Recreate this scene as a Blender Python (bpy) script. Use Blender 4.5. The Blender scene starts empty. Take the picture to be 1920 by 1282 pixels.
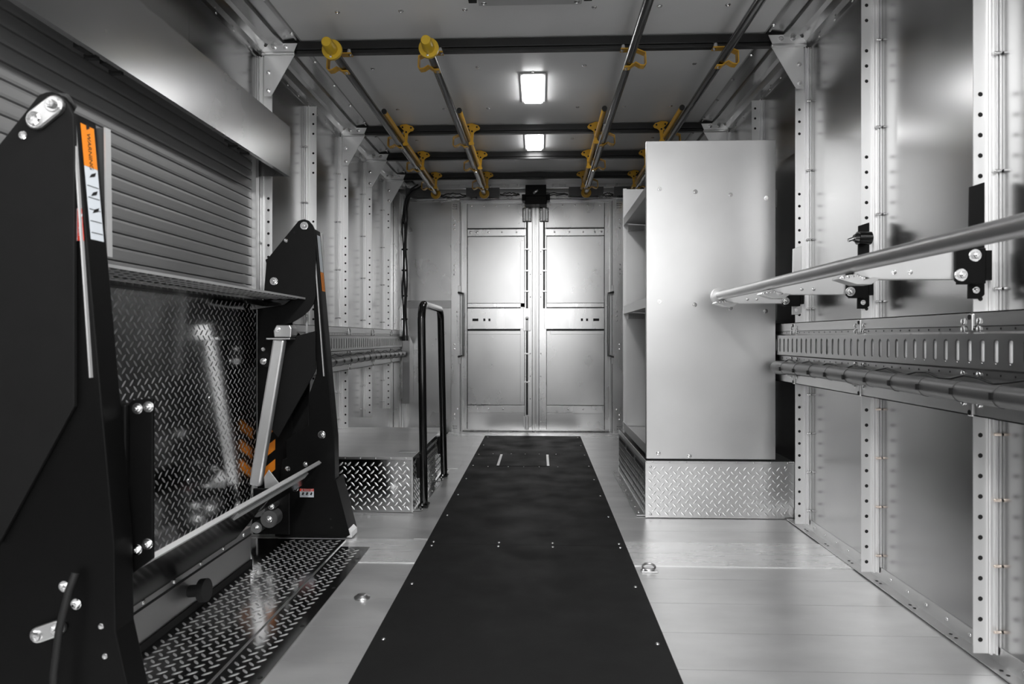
import bpy, math, random
from mathutils import Vector, Matrix, Euler
random.seed(7)
S = bpy.context.scene
COL = S.collection
PI = math.pi

# ------------------------------------------------------------------ camera, world, exposure
cd = bpy.data.cameras.new('camera'); cam = bpy.data.objects.new('camera', cd); COL.objects.link(cam)
cam.location = (0, 0, .84); cam.rotation_euler = (PI/2, 0, math.radians(2.28))
cd.sensor_width = 36; cd.lens = 24; cd.shift_y = -8/1920
cd.clip_start = .05; cd.clip_end = 100
cd.dof.use_dof = True; cd.dof.focus_distance = 3.6; cd.dof.aperture_fstop = 5.0
S.camera = cam
W = bpy.data.worlds.new('world'); S.world = W; W.use_nodes = True
W.node_tree.nodes['Background'].inputs[0].default_value = (1, 1, 1, 1)
W.node_tree.nodes['Background'].inputs[1].default_value = 2.4
S.view_settings.view_transform = 'Standard'; S.view_settings.look = 'None'
S.view_settings.gamma = 1; S.view_settings.use_curve_mapping = False
S.view_settings.exposure = 0.6
LAMP = 15.5
for _y in (.95, -.35):      # two unseen fill lights added over and behind the camera
    _l = bpy.data.lights.new('front_fill', 'AREA'); _l.shape = 'RECTANGLE'; _l.size = .12; _l.size_y = .38; _l.energy = 18
    _o = bpy.data.objects.new('front_fill', _l); _o.location = (-.03, _y, 2.13); COL.objects.link(_o)

# ------------------------------------------------------------------ materials
MAT = {}
def mat(name, col, metal=0., rough=.5, noise=0., nscale=(8, 8, 8), rvar=0., bump=0., bscale=(200, 200, 200), spec=.5, emit=0., aniso=0.):
    m = bpy.data.materials.new(name); m.use_nodes = True
    nt = m.node_tree; b = nt.nodes['Principled BSDF']
    if not isinstance(col, tuple): col = (col, col, col)
    b.inputs['Base Color'].default_value = (*col, 1)
    b.inputs['Metallic'].default_value = metal; b.inputs['Roughness'].default_value = rough
    b.inputs['Specular IOR Level'].default_value = spec
    if emit:
        b.inputs['Emission Color'].default_value = (*col, 1); b.inputs['Emission Strength'].default_value = emit
    def tex(sc, det=4):
        tc = nt.nodes.new('ShaderNodeNewGeometry'); mp = nt.nodes.new('ShaderNodeMapping')
        mp.inputs['Scale'].default_value = sc
        n = nt.nodes.new('ShaderNodeTexNoise'); n.inputs['Scale'].default_value = 1; n.inputs['Detail'].default_value = det
        nt.links.new(tc.outputs['Position'], mp.inputs['Vector']); nt.links.new(mp.outputs['Vector'], n.inputs['Vector'])
        return n.outputs['Fac']
    if noise or rvar:
        f = tex(nscale)
        if noise:
            mr = nt.nodes.new('ShaderNodeMapRange'); mr.inputs[1].default_value = .25; mr.inputs[2].default_value = .75
            mr.inputs[3].default_value = 1-noise; mr.inputs[4].default_value = 1+noise
            mx = nt.nodes.new('ShaderNodeMix'); mx.data_type = 'RGBA'; mx.blend_type = 'MULTIPLY'; mx.inputs[0].default_value = 1
            mx.inputs[6].default_value = (*col, 1)
            nt.links.new(f, mr.inputs[0]); nt.links.new(mr.outputs[0], mx.inputs[7]); nt.links.new(mx.outputs[2], b.inputs['Base Color'])
        if rvar:
            mr = nt.nodes.new('ShaderNodeMapRange'); mr.inputs[1].default_value = .25; mr.inputs[2].default_value = .75
            mr.inputs[3].default_value = max(.02, rough-rvar); mr.inputs[4].default_value = rough+rvar
            nt.links.new(f, mr.inputs[0]); nt.links.new(mr.outputs[0], b.inputs['Roughness'])
    if bump:
        f = tex(bscale, 2); bp = nt.nodes.new('ShaderNodeBump'); bp.inputs['Strength'].default_value = bump; bp.inputs['Distance'].default_value = .002
        nt.links.new(f, bp.inputs['Height']); nt.links.new(bp.outputs[0], b.inputs['Normal'])
    MAT[name] = m
    return m
mat('wall_sheet', .42, 1, .23, .06, (3, 3, 2), .03, .01, (300, 300, 6))
mat('dash', .22, 0, .6)
mat('post', .88, .8, .40, .02, (6, 6, 2))
mat('cove', .46, 1, .22, .04, (30, 3, 30), .05)
mat('floor_alu', .84, .8, .36, .13, (2.6, 6, 2), .08, .06, (12, 260, 12))
mat('floor_bar', .95, .55, .28, .06, (3, 20, 2), .05)
mat('door_alu', .66, 1, .29, .06, (4, 4, 3), .04, .02, (5, 5, 5))
mat('frame_alu', .76, 1, .28, .05, (12, 12, 3), .04)
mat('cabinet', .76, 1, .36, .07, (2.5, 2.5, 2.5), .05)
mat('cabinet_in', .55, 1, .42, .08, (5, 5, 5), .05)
mat('track', .42, 1, .34, .06, (9, 9, 20), .04)
mat('angle', .62, 1, .36, .05, (9, 3, 9), .04)
mat('tread', .62, 1, .13, .06, (6, 6, 6), .03)
mat('tread_light', .74, 1, .30, .06, (6, 6, 6), .04)
mat('tread_bar', .92, .85, .38)
mat('ceiling_paint', .86, .0, .38, .05, (2, 2, 2), .05, .10, (90, 90, 90))
mat('ceiling_panel', .52, .2, .4)
mat('slat', .30, .35, .36, .04, (2, 2, 2), .03)
mat('header', .42, 1, .26, .05, (2, 2, 3), .03, .03, (200, 8, 200))
mat('pole', .14, 1, .26)
mat('bar', .50, 1, .40)
mat('chrome', .78, 1, .16)
mat('zinc', .70, 1, .30)
mat('rivet', .75, 1, .25)
mat('copper', (.70, .61, .54), 1, .3)
mat('hole', .008, 0, .8)
mat('gap', .02, 0, .7)
mat('black_powder', .003, 0, .45, .15, (30, 30, 30), spec=.18)
mat('black_arm', .008, 0, .6, .12, (25, 25, 25), spec=.25)
mat('black_gloss', .006, 0, .14)
mat('black_beam', .010, 0, .30)
mat('rubber', .010, 0, .6)
mat('runner', .0085, 0, .62, .25, (6, 6, 6), .08, .12, (260, 260, 260), spec=.25)
mat('conduit', .10, .2, .34)
mat('cable', .008, 0, .4)
mat('grey_cover', .10, .1, .5)
mat('wire_white', .75, 0, .4)
mat('yellow', (.62, .34, .022), 0, .38, .08, (40, 40, 40))
mat('yellow_cap', (.68, .45, .03), 0, .42)
mat('orange', (.85, .25, .01), 0, .45)
mat('sticker_white', (.66, .70, .74), 0, .45)
mat('sticker_red', (.68, .045, .02), 0, .45)
mat('print_black', .01, 0, .5)
mat('white_edge', .78, .6, .4)
mat('lamp_frame', .45, 0, .4)
mat('lamp_lens', (1, 1, 1), 0, .4, emit=LAMP)

# ------------------------------------------------------------------ mesh builder
WL = {}     # world location of every object
class MB:
    def __init__(s): s.v = []; s.f = []; s.sm = []
    def add(s, vs, fs, smooth=False):
        o = len(s.v); s.v += [tuple(v) for v in vs]
        s.f += [tuple(i+o for i in f) for f in fs]; s.sm += [smooth]*len(fs); return s
    def box(s, x0, x1, y0, y1, z0, z1):
        if x0 > x1: x0, x1 = x1, x0
        if y0 > y1: y0, y1 = y1, y0
        if z0 > z1: z0, z1 = z1, z0
        return s.add([(x0,y0,z0),(x1,y0,z0),(x1,y1,z0),(x0,y1,z0),(x0,y0,z1),(x1,y0,z1),(x1,y1,z1),(x0,y1,z1)],
                     [(0,3,2,1),(4,5,6,7),(0,1,5,4),(1,2,6,5),(2,3,7,6),(3,0,4,7)])
    def prism(s, poly, axis, a, b):
        """poly of (p,q): axis 'y' -> (x,z), 'x' -> (y,z), 'z' -> (x,y); extruded from a to b"""
        def P(p, t):
            return (p[0], t, p[1]) if axis == 'y' else ((t, p[0], p[1]) if axis == 'x' else (p[0], p[1], t))
        n = len(poly); vs = [P(p, a) for p in poly]+[P(p, b) for p in poly]
        fs = [tuple(range(n)), tuple(range(2*n-1, n-1, -1))]+[(i, i+n, (i+1) % n+n, (i+1) % n) for i in range(n)]
        # orient by signed area
        ar = sum(poly[i][0]*poly[(i+1) % n][1]-poly[(i+1) % n][0]*poly[i][1] for i in range(n))
        flip = (ar > 0) ^ (axis == 'y') ^ (b < a)
        if flip: fs = [tuple(reversed(f)) for f in fs]
        return s.add(vs, fs)
    def tube(s, pts, r, n=12, cap=True, smooth=True):
        pts = [Vector(p) for p in pts]; rs = r if isinstance(r, (list, tuple)) else [r]*len(pts)
        rings = []; up = None
        for i, p in enumerate(pts):
            if i == 0: d = pts[1]-p
            elif i == len(pts)-1: d = p-pts[i-1]
            else: d = (pts[i+1]-p).normalized()+(p-pts[i-1]).normalized()
            d.normalize()
            if up is None:
                up = Vector((0, 0, 1)) if abs(d.z) < .9 else Vector((1, 0, 0))
            a = d.cross(up); a.normalize(); up2 = a.cross(d); up = up2
            rings.append([p+rs[i]*(math.cos(2*PI*k/n)*a+math.sin(2*PI*k/n)*up2) for k in range(n)])
        vs = [v for R in rings for v in R]; fs = []
        for i in range(len(pts)-1):
            for k in range(n):
                fs.append((i*n+k, i*n+(k+1) % n, (i+1)*n+(k+1) % n, (i+1)*n+k))
        s.add(vs, fs, smooth)
        if cap:
            o = len(rings[0]); s.add(rings[0], [tuple(reversed(range(n)))]); s.add(rings[-1], [tuple(range(n))])
        return s
    def cyl(s, p0, p1, r, n=16, r1=None): return s.tube([p0, p1], [r, r if r1 is None else r1], n)
    def strip(s, pts, y0, y1, t):
        """bent sheet strip: polyline of (x,z), width y0..y1, thickness t"""
        n = len(pts); P = [Vector((p[0], p[1])) for p in pts]; L = []; R = []
        for i in range(n):
            d = (P[min(i+1, n-1)]-P[max(i-1, 0)]).normalized(); nn = Vector((-d.y, d.x))*t/2
            L.append(P[i]+nn); R.append(P[i]-nn)
        for i in range(n-1):
            s.prism([tuple(L[i]), tuple(L[i+1]), tuple(R[i+1]), tuple(R[i])], 'y', y0, y1)
        return s
    def build(s, name, m, parent=None, bevel=0., label=None, kind=None, local=False):
        me = bpy.data.meshes.new(name)
        v = [Vector(p) for p in s.v]
        if local: c = Vector((0, 0, 0))
        else:
            lo = [min(p[i] for p in v) for i in range(3)]; hi = [max(p[i] for p in v) for i in range(3)]
            c = Vector(((lo[0]+hi[0])/2, (lo[1]+hi[1])/2, lo[2]))
        me.from_pydata([p-c for p in v], [], s.f); me.update()
        for p, sm in zip(me.polygons, s.sm): p.use_smooth = sm
        me.materials.append(MAT[m] if isinstance(m, str) else m)
        o = bpy.data.objects.new(name, me); put(o, c, parent)
        if bevel:
            b = o.modifiers.new('bevel', 'BEVEL'); b.width = bevel; b.segments = 2; b.limit_method = 'ANGLE'; b.angle_limit = math.radians(40)
        if label: o['label'] = label
        if kind: o['kind'] = kind
        return o
def put(o, wl, parent=None):
    COL.objects.link(o); wl = Vector(wl); WL[o.name] = wl
    if parent is not None:
        o.parent = parent; o.location = wl-WL[parent.name]
    else: o.location = wl
    return o
def box(name, m, parent, x0, x1, y0, y1, z0, z1, bevel=0., **k): return MB().box(x0, x1, y0, y1, z0, z1).build(name, m, parent, bevel, **k)
def tag(o, label, cat, group=None):
    o['label'] = label; o['category'] = cat
    if group: o['group'] = group
    return o
def thing(name, loc, label, cat, group=None):
    o = bpy.data.objects.new(name, None); o.empty_display_size = .1; put(o, loc); return tag(o, label, cat, group)
def struct(o): o['kind'] = 'structure'; return o
# shared small meshes, axis +Z, unit size
def lathe(prof, n):
    vs = []; fs = []
    for (r, z) in prof: vs += [(r*math.cos(2*PI*k/n), r*math.sin(2*PI*k/n), z) for k in range(n)]
    for i in range(len(prof)-1):
        for k in range(n): fs.append((i*n+k, i*n+(k+1) % n, (i+1)*n+(k+1) % n, (i+1)*n+k))
    fs.append(tuple(range((len(prof)-1)*n, len(prof)*n)))
    return vs, fs
SM = {}
def small(name, parts, m):
    b = MB()
    for vs, fs, sm in parts: b.add(vs, fs, sm)
    me = bpy.data.meshes.new(name); me.from_pydata(b.v, [], b.f); me.update()
    for p, q in zip(me.polygons, b.sm): p.use_smooth = q
    me.materials.append(MAT[m]); SM[name] = me; return me
wv, wf = lathe([(1, 0), (1, .16), (.93, .2), (.62, .2)], 16)
hv, hf = lathe([(.6, .15), (.6, .62), (.52, .7)], 6)
sv, sf = lathe([(.3, .65), (.3, .95), (.24, 1.0)], 10)
small('hex_bolt', [(wv, wf, False), (hv, hf, False), (sv, sf, False)], 'chrome')
rv, rf = lathe([(1, 0), (.95, .25), (.7, .48), (.35, .6)], 10)
small('rivet', [(rv, rf, True)], 'rivet')
pv, pf = lathe([(1, 0), (1, .25), (.85, .42), (.4, .5), (.33, .3)], 10)
small('screw', [(pv, pf, False)], 'chrome')
gv, gf = lathe([(.28, 0), (.28, 1.0), (.22, 1.1)], 8)
small('pin', [(gv, gf, True)], 'rivet')
small('pin_copper', [(gv, gf, True)], 'copper')
def hw(kind, parent, loc, d, size, name=None):
    o = bpy.data.objects.new(name or kind, SM[kind]); put(o, loc, parent)
    o.rotation_mode = 'QUATERNION'; o.rotation_quaternion = Vector((0, 0, 1)).rotation_difference(Vector(d))
    o.scale = (size, size, size); return o
def discs(pts, d, r, n=8):
    """flat small discs (dark holes) facing d at pts"""
    b = MB(); d = Vector(d).normalized(); u = d.cross(Vector((0, 0, 1)) if abs(d.z) < .9 else Vector((1, 0, 0))).normalized(); w = d.cross(u)
    for p in pts:
        p = Vector(p); b.add([p+r*(math.cos(2*PI*k/n)*u+math.sin(2*PI*k/n)*w) for k in range(n)], [tuple(range(n))])
    return b
def holes(parent, pts, d, rad):
    for p in pts: discs([p], d, rad).build('hole', 'hole', parent)
def treads(name, parent, o, eu, ev, n, U, V, m='tread_bar', pitch=.038, L=.0145, w=.0037, h=.0023, skip=None):
    """raised bars of a diamond plate, one mesh"""
    o = Vector(o); eu = Vector(eu); ev = Vector(ev); n = Vector(n); b = MB(); q = math.sqrt(.5)
    def bar(a, c, sg):
        if a < .012 or a > U-.012 or c < .012 or c > V-.012: return
        if skip and skip(a, c): return
        d = (eu+sg*ev)*q; t = (ev-sg*eu)*q*(1 if sg > 0 else 1); p = o+eu*a+ev*c
        vs = [p-d*L, p-d*L*.45-t*w, p+d*L*.45-t*w, p+d*L, p+d*L*.45+t*w, p-d*L*.45+t*w, p-d*L*.6+n*h, p+d*L*.6+n*h]
        fs = [(0,1,6),(1,2,7,6),(2,3,7),(3,4,7),(4,5,6,7),(5,0,6)]
        if (eu.cross(ev)).dot(n) < 0: fs = [tuple(reversed(f)) for f in fs]
        b.add(vs, fs, True)
    i = 0
    for i in range(int(U/pitch)+2):
        for j in range(int(V/pitch)+2):
            bar(i*pitch, j*pitch, 1); bar((i+.5)*pitch, (j+.5)*pitch, -1)
    return b.build(name, m, parent, kind='stuff')
def text(parent, s, size, loc, xd, yd, m, name='lettering'):
    c = bpy.data.curves.new('t', 'FONT'); c.body = s; c.size = size; c.align_x = 'CENTER'; c.align_y = 'CENTER'
    t = bpy.data.objects.new('t', c); COL.objects.link(t); bpy.context.view_layer.update()
    me = bpy.data.meshes.new_from_object(t); bpy.data.objects.remove(t)
    xd = Vector(xd).normalized(); yd = Vector(yd).normalized(); zd = xd.cross(yd)
    me.transform(Matrix((xd, yd, zd)).transposed().to_4x4()); me.name = name; me.materials.clear(); me.materials.append(MAT[m])
    o = bpy.data.objects.new(name, me); put(o, loc, parent); return o

# ------------------------------------------------------------------ dimensions
XR, XL = 1.177, -1.26          # wall sheets
Y0, YB = -1.3, 6.05            # open front end, rear wall
ZC = 2.165                     # ceiling
POST = [1.80-.61*k for k in (2, 1)]+[1.80+.61*k for k in range(7)]   # .58 ... 5.46

# ------------------------------------------------------------------ floor
fl = struct(box('floor', 'gap', None, XL-.03, XR+.03, Y0, YB+.05, -.06, -.008))
edges = [Y0]
y = Y0
while y < 2.2: y += .2175; edges.append(y)
edges = [e for e in edges if e < 2.40]+[2.525, 2.672, 2.82, 2.99, 3.20, 3.41, 3.62, 3.83, 4.04, 4.25, 4.46, 4.67, 4.88, 5.09, 5.30, 5.51, 5.78]
for a, b in zip(edges, edges[1:]):
    bar = 2.5 < a < 2.8
    box('plank', 'floor_bar' if bar else 'floor_alu', fl, XL, XR, a+.0009, b-.0009, -.008, .003 if bar else 0)
box('rear_sill', 'floor_bar', fl, -.80, .75, 5.7815, YB-.01, -.008, .006, bevel=.002)
box('edge_strip', 'floor_alu', fl, -.60, -.522, 4.36, 5.78, .0003, .003)
box('edge_strip', 'floor_alu', fl, -.522, -.46, 2.83, 5.78, .0003, .0022)

# ------------------------------------------------------------------ walls
def wall(side):
    sg = 1 if side == 'right' else -1
    xw = XR if sg > 0 else XL
    X = lambda d: xw-sg*d
    if sg > 0:
        w = struct(box('wall_right', 'wall_sheet', None, xw+.004, xw+.03, Y0, YB+.05, -.06, ZC+.03))
    else:
        w = struct(MB().box(xw-.004, xw-.03, Y0, 1.28, -.06, ZC+.03).box(xw-.004, xw-.03, 2.95, YB+.05, -.06, ZC+.03)
                   .box(xw-.004, xw-.03, 1.28, 2.95, 1.70, ZC+.03).box(xw-.06, xw-.09, 1.2, 3.0, -.06, 1.75).build('wall_left', 'wall_sheet'))
    ys = [Y0]+POST+[YB]
    ys[1:1] = []
    for a, b in zip(ys, ys[1:]):
        if sg < 0 and 1.2 < (a+b)/2 < 2.95:
            box('wall_panel', 'wall_sheet', w, xw, xw-sg*-.004, max(a, 1.20)+.0005, b-.0005, 1.72, 2.14); continue
        box('wall_panel', 'wall_sheet', w, xw, xw+sg*.004, a+.0005, b-.0005, .70, 2.14)
        box('wall_panel', 'wall_sheet', w, xw, xw+sg*.004, a+.0005, b-.0005, .01, .6985)
    n = 0
    for py in POST:
        if sg < 0 and 1.0 < py < 2.9: continue
        if sg < 0 and py < 1.0: continue
        beam = any(abs(py-q) < .05 for q in (3.02, 4.24, 4.85, 5.46))
        for z0, z1 in ((.905, 2.10 if beam else 2.085), (.03 if py < 3.1 or sg < 0 else .27, .655)):
            if sg < 0: z0 = max(z0, .27 if z0 < .5 and py > 3.2 else z0)
            m = MB()
            m.box(X(.024), X(.062), py, py+.003, z0, z1)
            m.box(X(.0195), X(.0245), py-.009, py+.003, z0, z1)
            m.box(X(.006), X(.0105), py-.009, py+.002, z0, z1)
            m.box(X(.0), X(.0245), py-.001, py+.003, z0, z1)
            m.box(X(.0), X(.003), py-.010, py+.03, z0, z1)
            p = m.build('wall_post', 'post', w)
            hs = []
            z = z0+.035
            while z < z1-.03:
                if not (1.50 < z < 1.70) and not (1.86 < z < 1.90): hs.append((X(.045), py-.0006, z))
                z += .0525
            discs(hs, (0, -1, 0), .0062).build('hole_row', 'hole', p, kind='stuff')
            z = z0+.06
            while z < z1:
                hw('pin_copper' if (sg > 0 and py < 2.6 and z0 < .5) else 'pin', p, (X(.003), py-.014, z), (-sg, 0, 0), .015, 'rivet')
                z += .30 if z0 > .5 else .168
    # angle at the foot of the wall
    if sg > 0: ya, yb_ = Y0, 3.19
    else: ya, yb_ = 4.4, 5.9
    t = struct(MB().box(X(0), X(.040), ya, yb_, .0045, .0075).box(X(0), X(.003), ya, yb_, .0045, .050).build('baseboard_'+side, 'angle', None, .001))
    y = ya+.06; k = 0
    while y < yb_:
        if y > .9: hw('rivet', t, (X(.003), y, .030), (-sg, 0, 0), .0055); 
        if y > .9 and k % 2 == 0: holes(t, [(X(.022), y+.03, .0082), (X(.022), y+.055, .0082)], (0, 0, 1), .005)
        y += .105; k += 1
    # cove along the ceiling
    prof = [(.20, ZC), (.20, ZC-.010), (.185, ZC-.012), (.18, ZC-.006), (.128, ZC-.010), (.122, ZC-.026), (.075, ZC-.030), (.068, ZC-.018), (.046, ZC-.024), (.030, ZC-.048), (.004, ZC-.052), (.004, ZC-.072), (0, ZC-.072), (0, ZC)]
    cv = struct(MB().prism([(X(d), z) for d, z in prof], 'y', Y0, 5.88).build('trim_%d' % (1 if sg > 0 else 2), 'cove'))
    y = 2.0
    while y < 5.8:
        hw('rivet', cv, (X(.004), y, ZC-.062), (-sg, 0, 0), .0055); y += .152
    y = 2.3
    while y < 5.8:
        hw('screw', cv, (X(.192), y, ZC-.011), (0, 0, -1), .009); y += .305
    return w
WR = wall('right'); WLf = wall('left')
# jamb of the roll-up door opening
jb = struct(MB().box(XL+.0, XL+.028, 2.925, 2.955, .0, 1.72).box(XL, XL+.012, 2.955, 3.0, .0, 1.72).build('trim_3', 'post'))

# front end behind the camera: dash panel below, wide window opening above
struct(MB().box(XL-.03, XR+.03, Y0-.04, Y0, -.06, .92).box(XL-.03, -.85, Y0-.04, Y0, .92, ZC+.04).box(-.85, XR+.03, Y0-.04, Y0, 2.02, ZC+.04).build('wall_front', 'dash'))

# ------------------------------------------------------------------ rear wall and doors
wb = struct(MB().box(XL-.03, -.70, YB+.03, YB+.06, -.06, ZC+.03).box(.64, XR+.03, YB+.03, YB+.06, -.06, ZC+.03).box(-.70, .64, YB+.04, YB+.06, -.06, ZC+.03).build('wall_back', 'frame_alu'))
box('side_panel', 'door_alu', wb, -1.235, -.78, YB+.005, YB+.03, 1.17, 2.055)
box('side_panel', 'track', wb, -1.235, -.78, YB-.002, YB+.03, 1.105, 1.168)
box('side_panel', 'door_alu', wb, -1.235, -.78, YB+.005, YB+.03, .0, 1.103)
box('corner_post', 'frame_alu', wb, -1.26, -1.205, 5.86, YB+.03, .0, 2.10, bevel=.003)
box('corner_post', 'frame_alu', wb, -1.205, -1.185, 5.93, YB+.03, .0, 2.10, bevel=.003)
# slanted gusset near the floor corner
MB().prism([(5.86, .27), (6.05, .27), (6.05, .78), (5.86, .86)], 'x', -1.185, -1.12).build('corner_gusset', 'track', wb, .003)
for x0, x1 in ((-.780, -.700), (.640, .735)):
    p = box('door_column', 'frame_alu', wb, x0, x1, YB-.03, YB+.03, .0, 2.065, bevel=.002)
    s = 1 if x0 < 0 else -1; xa = x0 if s > 0 else x1
    for z in (.165, .125, .21, .74, .78, .99, 1.03, 1.07, 1.40, 1.44, 1.48, 1.80, 1.84, 1.88):
        hw('screw', p, (xa+s*(.055 if int(z*100) % 2 else .03), YB-.03, z), (0, -1, 0), .0085)
    discs([(xa+s*(.02+.015*i), YB-.0306, 1.98+.018*j) for i in range(3) for j in range(3)]+[(xa+s*(.02+.015*i), YB-.0306, .04+.018*j) for i in range(3) for j in range(2)], (0, -1, 0), .004).build('hole_grid', 'hole', p, kind='stuff')
    MB().box(x0+(.082 if s > 0 else -.010), x0+(.090 if s > 0 else -.002), YB-.02, YB+.03, 0, 2.05).box(x0+(.094 if s > 0 else -.022), x0+(.102 if s > 0 else -.014), YB-.026, YB+.03, 0, 2.05).build('jamb_strip', 'zinc', p)
    xg = x0+(.0805 if s > 0 else -.0005); box('groove', 'gap', p, xg-.0012, xg+.0012, YB-.031, YB+.03, .01, 2.06)
h = box('header_beam', 'frame_alu', wb, -1.19, XR, YB-.05, YB+.03, 2.062, 2.115, bevel=.002)
for x in (-.53, .45, .9): discs([(x, YB-.0506, 2.09)], (0, -1, 0), .006).build('hole', 'hole', h)
box('header_strip', 'zinc', wb, -.70, .64, YB-.034, YB+.03, 2.042, 2.058)
box('header_face', 'frame_alu', wb, XL, XR, 5.885, 5.90, 2.135, ZC+.01)
box('header_lip', 'zinc', wb, XL, XR, 5.87, 5.90, 2.127, 2.135)
box('wire_tray', 'ceiling_panel', wb, XL, XR, YB-.02, YB, 2.115, ZC)
for x0, x1 in ((-1.155, -.875), (-.63, -.34), (.255, .55), (.64, .9)):
    box('cover_plate', 'grey_cover', wb, x0, x1, 5.862, 5.868, 2.055, 2.132, bevel=.001)
for k, (x0, x1, zz, am) in enumerate([(-.875, -.63, 2.075, .022), (-.34, -.17, 2.085, .012), (-.12, .25, 2.085, .010), (.55, .64, 2.075, .015)]):
    for j in range(2):
        pts = [(x0+(x1-x0)*i/12, 5.93+.02*j, zz+am*math.sin(PI*i/12)*(1 if j == 0 else -.3)+.004*math.sin(i*2.3+k)) for i in range(13)]
        MB().tube(pts, .0055, 6).build('cable', 'cable', wb)

def rear_door(name, sx):
    # sx=+1: left leaf, hinge side at -.70; sx=-1: right leaf, mirrored about the seam
    seam = -.032
    X = (lambda x: x) if sx > 0 else (lambda x: 2*seam-x)
    D = struct(MB().box(X(-.694), X(-.036), YB, YB+.035, .02, 2.04).build(name, 'door_alu'))
    yf = YB-.0
    def pan(nm, m, x0, x1, z0, z1, d, bv=.0015): return box(nm, m, D, X(x0), X(x1), yf-d, yf+.001, z0, z1, bevel=bv)
    pan('hinge_stile', 'frame_alu', -.690, -.640, .03, 2.03, .012)
    st = pan('latch_stile', 'frame_alu', -.128, -.062, .03, 2.03, .012)
    pan('seam_strip', 'zinc', -.060, -.037, .02, 2.04, .020)
    pan('kick_panel', 'door_alu', -.640, -.128, .03, .168, .003)
    r = pan('rail', 'frame_alu', -.635, -.128, .178, .240, .018)
    pan('lower_panel', 'door_alu', -.635, -.13, .245, .900, .004)
    pan('panel_lip', 'zinc', -.635, -.16, .870, .900, .008)
    mr = pan('lock_rail', 'frame_alu', -.635, -.110, .918, 1.100, .022)
    pan('shadow_gap', 'gap', -.635, -.128, .902, .916, .006, 0)
    pan('shadow_gap', 'gap', -.635, -.128, 1.101, 1.108, .008, 0)
    pan('panel_lip', 'frame_alu', -.635, -.13, 1.110, 1.145, .010)
    pan('upper_panel', 'door_alu', -.635, -.13, 1.147, 1.735, .004)
    r2 = pan('rail', 'frame_alu', -.635, -.115, 1.742, 1.800, .016)
    pan('shadow_gap', 'gap', -.635, -.115, 1.802, 1.811, .012, 0)
    pan('top_panel', 'door_alu', -.640, -.128, 1.815, 2.025, .004)
    pan('cover_strip', 'zinc', -.166, -.130, .27, 1.70, .010) if sx > 0 else None
    for x in (-.61, -.55, -.45, -.33, -.2):
        hw('screw', r2, (X(x), yf-.016, 1.772), (0, -1, 0), .008 if x > -.5 else .011)
    for x in (-.55, -.45, -.32): hw('screw', r, (X(x), yf-.018, .21), (0, -1, 0), .008)
    hw('hex_bolt', D, (X(-.392), yf-.010, 1.128), (0, -1, 0), .016, 'bolt')
    for i in range(5): hw('screw', D, (X(-.60+.11*i), yf-.004, 2.01), (0, -1, 0), .006)
    for z in (.10, .30, .5, .7, 1.2, 1.4, 1.6, 1.9): hw('rivet', st, (X(-.078), yf-.012, z), (0, -1, 0), .006)
    # cut-outs of the lock rail: one slot, two round holes
    for x, w in ((-.565, .026), (-.485, .009), (-.440, .009)):
        m = MB().box(X(x-w), X(x+w), yf-.0226, yf-.022, .998-.011, .998+.011)
        c = m.build('cut_out', 'gap', mr)
        MB().box(X(x-w-.004), X(x+w+.004), yf-.0245, yf-.0222, .998+.011, .998+.015).box(X(x-w-.004), X(x+w+.004), yf-.0245, yf-.0222, .998-.015, .998-.011).build('rim', 'zinc', mr)
    for gx in (-.6375, -.1285, -.0615):
        pan('groove', 'gap', gx-.0012, gx+.0012, .03, 2.03, .0125 if gx < -.1 else .013, 0)
    for gz in (.243, 1.738, 1.145):
        pan('groove', 'gap', -.635, -.13, gz-.001, gz+.0012, .0105, 0)
    # latch rods
    rx = X(-.107)
    rod = MB().cyl((rx, yf-.034, 1.10), (rx, yf-.034, 1.93), .0085, 8).build('latch_rod', 'pole', D)
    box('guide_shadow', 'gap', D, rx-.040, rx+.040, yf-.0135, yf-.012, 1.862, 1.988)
    g = box('rod_guide', 'white_edge', D, rx-.034, rx+.034, yf-.02, yf-.0136, 1.87, 1.98, bevel=.002)
    box('sleeve', 'white_edge', g, rx-.014, rx+.014, yf-.05, yf-.02, 1.865, 1.985, bevel=.006)
    for dx in (-.026, .026):
        for z in (1.885, 1.965): hw('screw', g, (rx+dx, yf-.02, z), (0, -1, 0), .006)
    for z in (1.25, 1.43, 1.62): box('rod_clip', 'zinc', rod, rx-.022, rx+.022, yf-.045, yf-.010, z-.006, z+.006)
    if sx > 0:
        rod2 = MB().cyl((rx, yf-.034, .16), (rx, yf-.034, .93), .0085, 8).build('latch_rod', 'pole', D)
        for z in (.45, .7): box('rod_clip', 'zinc', rod2, rx-.024, rx+.024, yf-.045, yf-.010, z-.006, z+.006)
        g = box('rod_guide', 'white_edge', D, rx-.034, rx+.034, yf-.02, yf-.012, .05, .145, bevel=.002)
        box('sleeve', 'white_edge', g, rx-.014, rx+.014, yf-.05, yf-.02, .03, .15, bevel=.006)
        lt = box('latch_plate', 'zinc', D, rx-.034, rx+.034, yf-.026, yf-.02, .90, 1.11, bevel=.002)
        MB().cyl((rx, yf-.03, 1.01), (rx, yf-.045, 1.01), .016, 12).box(rx-.010, rx+.010, yf-.045, yf-.038, .90, 1.01).build('latch_lever', 'track', lt, .002)
    # grab handle on the hinge side
    hx = X(-.705); hi = X(-.662)
    pts = [(hx, yf-.035, 1.235), (hx, yf-.10, 1.235), (hi, yf-.115, 1.225), (hi, yf-.118, 1.19), (hi, yf-.118, .72), (hi, yf-.115, .685), (hx, yf-.10, .675), (hx, yf-.035, .675)]
    gh = MB().tube(pts, .0095, 10).build('grab_handle', 'track', D)
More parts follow.
